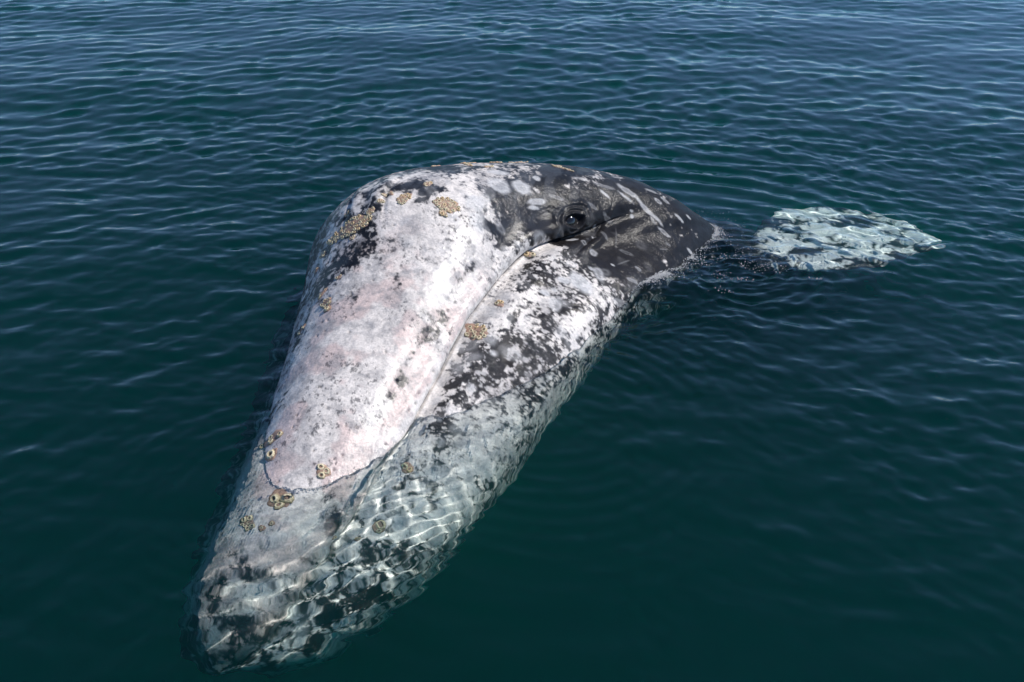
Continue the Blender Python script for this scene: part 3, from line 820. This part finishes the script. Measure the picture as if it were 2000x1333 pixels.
def lathe(name, prof, seg, cols=None, lobes=0, lob_amp=0.0, seed=0):
    """surface of revolution about z: prof = [(r, z)], last point on the axis closes it"""
    V, F, C = [], [], []
    rr = random.Random(seed)
    ph = rr.random()*6.28
    jit = [1 + lob_amp*(rr.random() - .5) for _ in range(seg)]
    for k, (r, z) in enumerate(prof):
        if k == len(prof) - 1 and r == 0:
            V.append((0, 0, z)); C.append(cols[k] if cols else (1, 1, 1))
            break
        for i in range(seg):
            a = 2*math.pi*i/seg + ph
            q = r*jit[i]*(1 + (lob_amp*math.cos(lobes*a) if k < 2 and lobes else 0))
            V.append((q*math.cos(a), q*math.sin(a), z)); C.append(cols[k] if cols else (1, 1, 1))
    n = len(prof) - (1 if prof[-1][0] == 0 else 0)
    for k in range(n - 1):
        for i in range(seg):
            j = (i + 1) % seg
            F.append((k*seg + i, k*seg + j, (k+1)*seg + j, (k+1)*seg + i))
    if prof[-1][0] == 0:
        c = len(V) - 1
        for i in range(seg):
            F.append(((n-1)*seg + i, (n-1)*seg + (i + 1) % seg, c))
    me_ = bpy.data.meshes.new(name); me_.from_pydata(V, [], F); me_.update()
    if cols:
        at_ = me_.color_attributes.new('pigment', 'FLOAT_COLOR', 'POINT')
        for i, c in enumerate(C): at_.data[i].color = (*c, 1)
    return me_

def pig_mat(name, rough, coat=0.0, noise=60, var=.5, bumpd=.002):
    m, nt, bs, mo = new_mat(name)
    a = nt.nodes.new('ShaderNodeAttribute'); a.attribute_name = 'pigment'
    tc = nt.nodes.new('ShaderNodeTexCoord')
    geo = nt.nodes.new('ShaderNodeNewGeometry')
    nz = nt.nodes.new('ShaderNodeTexNoise'); nz.inputs['Scale'].default_value = noise; nz.inputs['Detail'].default_value = 4
    nt.links.new(geo.outputs['Position'], nz.inputs['Vector'])
    mr = nt.nodes.new('ShaderNodeMapRange'); mr.inputs[1].default_value = .3; mr.inputs[2].default_value = .7
    mr.inputs[3].default_value = 1 - var*.5; mr.inputs[4].default_value = 1 + var*.5
    nt.links.new(nz.outputs['Fac'], mr.inputs[0])
    mx = nt.nodes.new('ShaderNodeMixRGB'); mx.blend_type = 'MULTIPLY'; mx.inputs[0].default_value = 1
    nt.links.new(a.outputs['Color'], mx.inputs[1]); nt.links.new(mr.outputs[0], mx.inputs[2])
    nt.links.new(mx.outputs[0], bs.inputs['Base Color'])
    bp = nt.nodes.new('ShaderNodeBump'); bp.inputs['Strength'].default_value = .5; bp.inputs['Distance'].default_value = bumpd
    nt.links.new(nz.outputs['Fac'], bp.inputs['Height']); nt.links.new(bp.outputs[0], bs.inputs['Normal'])
    bs.inputs['Roughness'].default_value = rough
    bs.inputs['Coat Weight'].default_value = coat
    return m

m_eye = pig_mat('eye_gloss', .12, .8, 90, .4, .0004)
R_EYE = .038
prof = [(R_EYE*math.sin(a), R_EYE*math.cos(a)) for a in np.linspace(math.pi*.62, .02, 13)] + [(0, R_EYE)]
cols = [(.020, .016, .014)]*8 + [(.018, .013, .010)]*2 + [(.006, .006, .007)]*4
eme = lathe('eye', prof, 28, cols); eme.polygons.foreach_set('use_smooth', [True]*len(eme.polygons)); eme.materials.append(m_eye)
eye = link('eye', eme, whale)
eye.rotation_mode = 'QUATERNION'
eye.rotation_quaternion = Vector(eye_n.tolist()).to_track_quat('Z', 'Y')
eye.location = Vector((eye_c - eye_n*(R_EYE*.52)).tolist())
eye.scale = (1, 1, .9)
eye.cycles.is_caustics_receiver = True

# ------------------------------------------------------------------ barnacles in crusted patches
PATCHES = [  # s, v, half length, half width, angle, how many, shell size
  (1.761, -0.286, 0.1100, 0.0428, 1.69, 50, 0.0086),
  (1.752, -0.783, 0.0279, 0.0173, 1.27, 9, 0.0097),
  (1.702, -0.172, 0.0117, 0.0105, 0.88, 4, 0.0084),
  (1.908, 1.585, 0.0544, 0.0405, 1.42, 28, 0.0096),
  (1.853, 1.604, 0.0173, 0.0126, 2.14, 4, 0.0095),
  (1.885, 0.783, 0.0404, 0.0214, 0.37, 15, 0.0080),
  (1.816, 0.191, 0.0180, 0.0150, 0.85, 8, 0.0075),
  (1.862, 0.363, 0.0139, 0.0086, 1.05, 4, 0.0075),
  (2.008, 1.050, 0.0185, 0.0109, 0.36, 7, 0.0076),
  (1.903, 0.382, 0.0086, 0.0054, 1.29, 3, 0.0076),
  (1.853, -0.458, 0.0143, 0.0066, 1.72, 3, 0.0077),
  (1.912, 0.516, 0.0163, 0.0054, 2.60, 2, 0.0076),
  (2.393, 0.726, 0.0672, 0.0119, 2.03, 10, 0.0083),
  (2.539, 0.783, 0.0407, 0.0134, 1.71, 11, 0.0086),
  (2.356, 1.184, 0.0231, 0.0070, 0.20, 5, 0.0082),
  (2.342, 0.420, 0.0313, 0.0071, -0.00, 6, 0.0083),
  (2.489, 0.592, 0.0302, 0.0061, 0.42, 6, 0.0085),
  (2.608, 0.916, 0.0456, 0.0074, 0.47, 10, 0.0087),
  (2.590, 1.623, 0.0561, 0.0073, 0.97, 14, 0.0086),
  (1.381, -0.458, 0.0236, 0.0220, 1.65, 5, 0.0100),
  (1.340, -0.325, 0.0129, 0.0129, 0.00, 1, 0.0129),
  (1.445, -0.668, 0.0269, 0.0081, 2.33, 3, 0.0081),
  (1.317, -1.203, 0.0226, 0.0060, 2.09, 2, 0.0091),
  (1.500, -0.267, 0.0121, 0.0061, 2.19, 2, 0.0071),
  (1.720, -1.107, 0.0220, 0.0130, 1.20, 6, 0.0087),
  (1.651, -1.241, 0.0129, 0.0054, 2.14, 2, 0.0075),
  (1.454, 4.391, 0.0570, 0.0356, 2.15, 12, 0.0119),
  (1.628, 4.563, 0.0212, 0.0122, 2.21, 3, 0.0102),
  (2.022, 3.971, 0.0265, 0.0111, 1.26, 3, 0.0144),
  (0.763, -0.726, 0.0516, 0.0198, 1.94, 4, 0.0135),
  (0.685, -0.401, 0.0177, 0.0177, 0.00, 1, 0.0177),
  (0.630, 1.508, 0.0192, 0.0170, 1.92, 3, 0.0128),
  (0.507, 0.630, 0.0312, 0.0253, 2.16, 3, 0.0219),
  (0.411, -0.095, 0.0329, 0.0186, 0.90, 7, 0.0110),
  (0.392, 0.554, 0.0083, 0.0083, 0.00, 1, 0.0092),
  (0.415, 0.802, 0.0075, 0.0075, 0.00, 1, 0.0075),
  (0.763, 4.735, 0.0140, 0.0122, 1.94, 2, 0.0157),
  (0.516, 5.021, 0.0139, 0.0101, 1.95, 2, 0.0126),
  (0.461, 4.735, 0.0108, 0.0084, 1.82, 2, 0.0101),
  (0.438, 3.017, 0.0084, 0.0084, 0.00, 1, 0.0084),
]
selk = np.where((S2 < 2.6) & (abs(V2) < 6.6))
kd = kdtree.KDTree(len(selk[0]))
PK = PW[selk]; NK = NW[selk]
for i, p in enumerate(PK.tolist()): kd.insert(p, i)
kd.balance()
m_shell = pig_mat('barnacle_shell', .62, .1, 260, .7, .0012)
m_crust = pig_mat('barnacle_crust', .60, .1, 150, 1.0, .002)
shells = []
for k in range(4):
    tint = [(1, 1, 1), (1.08, .94, .80), (.86, .90, .92), (1.12, 1.14, 1.16)][k]
    cc = [(.27, .205, .125), (.45, .365, .22), (.66, .57, .39), (.50, .41, .26), (.035, .026, .018), (.02, .016, .012)]
    cc = [tuple(a*b_ for a, b_ in zip(c, tint)) for c in cc]
    ms = lathe('barnacle', [(1.06, -.15), (.98, .14), (.66, .42), (.44, .37), (.32, .08), (0, .02)], 9, cc, 6, .10, k)
    ms.materials.append(m_shell); shells.append(ms)
brng = random.Random(3)
for (ss, sv, ha, hb, an, n, size) in PATCHES:
    i, j = at_sv(ss, sv)
    c, nrm = PW[i, j], NW[i, j]
    t = PW[min(i+2, nS-1), j] - PW[i-2, j]; t = t - nrm*np.dot(t, nrm); t /= np.linalg.norm(t)
    # same sense of turn as in the scar table: second axis towards growing v
    bvec = PW[i, (j+2) % nV] - PW[i, j-2]; bvec = bvec - nrm*np.dot(bvec, nrm) - t*np.dot(bvec - nrm*np.dot(bvec, nrm), t); bvec /= np.linalg.norm(bvec)
    if sv < 0: bvec = -bvec
    ax = t*math.cos(an) + bvec*math.sin(an); ay = np.cross(nrm, ax)
    ha_, hb_ = max(ha, size*.6), max(hb, size*.6)
    # crust: a low ragged mound that follows the skin
    nr_, ns_ = 5, 26
    V, F, C = [], [], []
    so = brng.random()*6
    for a_ in range(nr_ + 1):
        f = a_/nr_
        for b_ in range(ns_ if a_ else 1):
            th = 2*math.pi*b_/ns_
            wob_ = 1 + .10*math.sin(3*th + so) + .06*math.sin(7*th + 2*so) + .06*brng.uniform(-1, 1)
            rx, ry = (ha_ + size*.75)*f*wob_, (hb_ + size*.75)*f*wob_
            q = c + ax*rx*math.cos(th) + ay*ry*math.sin(th)
            co, ik, _ = kd.find(q.tolist())
            base_p = np.array(q) + NK[ik]*np.dot(np.array(co) - q, NK[ik])
            hgt = .0035*(1 - f**3) + brng.uniform(-.0006, .0012) - (.004 if a_ == nr_ else 0)
            V.append((base_p + NK[ik]*hgt).tolist())
            w_ = brng.random()
            C.append((.42 - .20*w_, .27 - .13*w_, .19 - .08*w_) if f < .85 else (.46, .36, .32))
    for b_ in range(ns_): F.append((0, 1 + b_, 1 + (b_ + 1) % ns_))
    for a_ in range(1, nr_):
        o0, o1 = 1 + (a_-1)*ns_, 1 + a_*ns_
        for b_ in range(ns_):
            b2 = (b_ + 1) % ns_
            F.append((o0 + b_, o1 + b_, o1 + b2, o0 + b2))
    pme = bpy.data.meshes.new('barnacle_patch'); pme.from_pydata(V, [], F); pme.update()
    at_ = pme.color_attributes.new('pigment', 'FLOAT_COLOR', 'POINT')
    at_.data.foreach_set('color', np.array([(*q, 1) for q in C], np.float32).ravel())
    pme.polygons.foreach_set('use_smooth', [True]*len(pme.polygons))
    pme.materials.append(m_crust)
    patch = link('barnacle_patch', pme, whale)
    patch.cycles.is_caustics_receiver = True
    # shells, packed without overlap
    spots, tries = [], 0
    while len(spots) < n and tries < 4000:
        tries += 1
        th, f = brng.random()*6.283, math.sqrt(brng.random())
        x, y = ha_*f*math.cos(th), hb_*f*math.sin(th)
        if n == 1: x = y = 0
        r = size*brng.uniform(.72, 1.18)*(1 if tries < 2500 else .75)
        if all((x - X_)**2 + (y - Y_)**2 > (.80*(r + R_2))**2 for X_, Y_, R_2 in spots):
            spots.append((x, y, r))
    for (x, y, r) in spots:
        q = c + ax*x + ay*y
        co, ik, _ = kd.find(q.tolist())
        base_p = q + NK[ik]*np.dot(np.array(co) - q, NK[ik])
        o = link('barnacle', shells[brng.randrange(4)], patch)
        nn = Vector((NK[ik] + np.array([brng.gauss(0, .12) for _ in range(3)])).tolist()).normalized()
        o.rotation_mode = 'QUATERNION'
        o.rotation_quaternion = nn.to_track_quat('Z', 'Y')
        o.location = Vector((base_p + NK[ik]*.0015).tolist())
        hz = brng.uniform(.75, 1.25)
        o.scale = (r*brng.uniform(.9, 1.1), r*brng.uniform(.9, 1.1), r*hz)
        o.cycles.is_caustics_receiver = True

# ------------------------------------------------------------------ foam and spray where the sea breaks on the flank
def sea_z(x, y):
    i = np.clip(np.searchsorted(gx, x) - 1, 0, nX-2); j = np.clip(np.searchsorted(gy, y) - 1, 0, nY-2)
    fx_, fy_ = (x - gx[i])/(gx[i+1] - gx[i]), (y - gy[j])/(gy[j+1] - gy[j])
    return (WZ[i, j]*(1-fx_)*(1-fy_) + WZ[i+1, j]*fx_*(1-fy_) + WZ[i, j+1]*(1-fx_)*fy_ + WZ[i+1, j+1]*fx_*fy_)
ii, jj = np.where((S2 > .35) & (S2 < 3.0) & (V2 > -1.6) & (V2 < 6.4))
i0, i1, j0, j1 = ii.min(), ii.max(), 0, int(np.max(np.where((vv > 0) & (vv < 6.4))[0]))
PP = PW[i0:i1, j0:j1]; SS = S2[i0:i1, j0:j1]; VVq = V2[i0:i1, j0:j1]
dz = PP[..., 2] - sea_z(PP[..., 0], PP[..., 1])
cross = np.zeros(dz.shape, bool)
cross[:-1] |= (dz[:-1] > 0) != (dz[1:] > 0)
cross[:, :-1] |= (dz[:, :-1] > 0) != (dz[:, 1:] > 0)
cn_ = NW[i0:i1, j0:j1][cross]
contact = np.concatenate([SS[cross][:, None], PP[cross], cn_[:, :2], VVq[cross][:, None]], 1)
frng = np.random.default_rng(17)
B = []
nb_ = 6500
cs, cv = contact[:, 0], contact[:, 6]
fl_w = sst(2.05, 2.3, cs)*sst(3.0, 2.85, cs)*(cv > 3)
wgt = .10 + 1.0*fl_w
wgt = wgt*(.12 + sst(.42, .62, fbm(contact[:, 1:4], 9, 2, 3)))
pick_ = frng.choice(len(contact), nb_, p=wgt/wgt.sum())
big = fl_w[pick_]
off = frng.gamma(1.1, 1, nb_)*(.004 + .013*big)*frng.choice([1, 1, 1, -.35], nb_)
dirn = contact[pick_, 4:6]; dirn = dirn/(np.linalg.norm(dirn, axis=1, keepdims=True) + 1e-9)
x = contact[pick_, 1] + dirn[:, 0]*off + frng.normal(0, .003, nb_)
y = contact[pick_, 2] + dirn[:, 1]*off + frng.normal(0, .003, nb_)
r = np.clip(frng.lognormal(-6.5, .42, nb_)*(.62 + .38*big), .0006, .0042)
z = np.where(off < 0, contact[pick_, 3] + abs(off)*.25, sea_z(x, y)) + r*.25
B.append(np.stack([x, y, z, r], -1))
# clots of bubbles drifting on the churned water
cl = frng.normal(0, 1, (26, 2))*np.array([.20, .15]) + np.array([1.0, 4.08])
for cxx, cyy in cl:
    m_ = int(frng.integers(8, 46)); sg = frng.uniform(.006, .026)
    x = cxx + frng.normal(0, sg*2.2, m_); y = cyy + frng.normal(0, sg, m_)
    r = np.clip(frng.lognormal(-6.4, .4, m_), .0008, .004)
    B.append(np.stack([x, y, sea_z(x, y) + r*.3, r], -1))
B = np.concatenate(B)
t_ = (1 + 5**.5)/2
ICO_V = np.array([(-1, t_, 0), (1, t_, 0), (-1, -t_, 0), (1, -t_, 0), (0, -1, t_), (0, 1, t_), (0, -1, -t_), (0, 1, -t_), (t_, 0, -1), (t_, 0, 1), (-t_, 0, -1), (-t_, 0, 1)])/math.hypot(1, t_)
ICO_F = np.array([(0, 11, 5), (0, 5, 1), (0, 1, 7), (0, 7, 10), (0, 10, 11), (1, 5, 9), (5, 11, 4), (11, 10, 2), (10, 7, 6), (7, 1, 8), (3, 9, 4), (3, 4, 2), (3, 2, 6), (3, 6, 8), (3, 8, 9), (4, 9, 5), (2, 4, 11), (6, 2, 10), (8, 6, 7), (9, 8, 1)])
def beads(name, B, mat):
    V = (B[:, None, :3] + ICO_V[None]*B[:, None, 3:4]).reshape(-1, 3)
    F = (ICO_F[None] + 12*np.arange(len(B))[:, None, None]).reshape(-1, 3)
    m_ = mesh_np(name, V, F); m_.materials.append(mat)
    return m_
m_foam, nt, bs, mo = new_mat('foam_froth')
bs.inputs['Base Color'].default_value = (.72, .72, .73, 1); bs.inputs['Roughness'].default_value = .25
bs.inputs['Transmission Weight'].default_value = .35; bs.inputs['IOR'].default_value = 1.2
tag(link('foam', beads('foam', B, m_foam)), 'pale broken line of froth where the sea washes along the dark flank', 'foam', kind='stuff')
nsp = 190
sx = frng.normal(1.0, .085, nsp); sy = frng.normal(4.45, .10, nsp); sz = sea_z(sx, sy) + frng.gamma(1.2, .018, nsp) + .004
sr = np.clip(frng.lognormal(-6.3, .35, nsp), .001, .0035)
m_spray, nt, bs, mo = new_mat('spray_drops')
bs.inputs['Base Color'].default_value = (1, 1, 1, 1); bs.inputs['Roughness'].default_value = .02; bs.inputs['Transmission Weight'].default_value = 1; bs.inputs['IOR'].default_value = 1.33
tag(link('spray', beads('spray', np.stack([sx, sy, sz, sr], -1), m_spray)), 'clear droplets splashing up behind the dark neck', 'spray', kind='stuff')
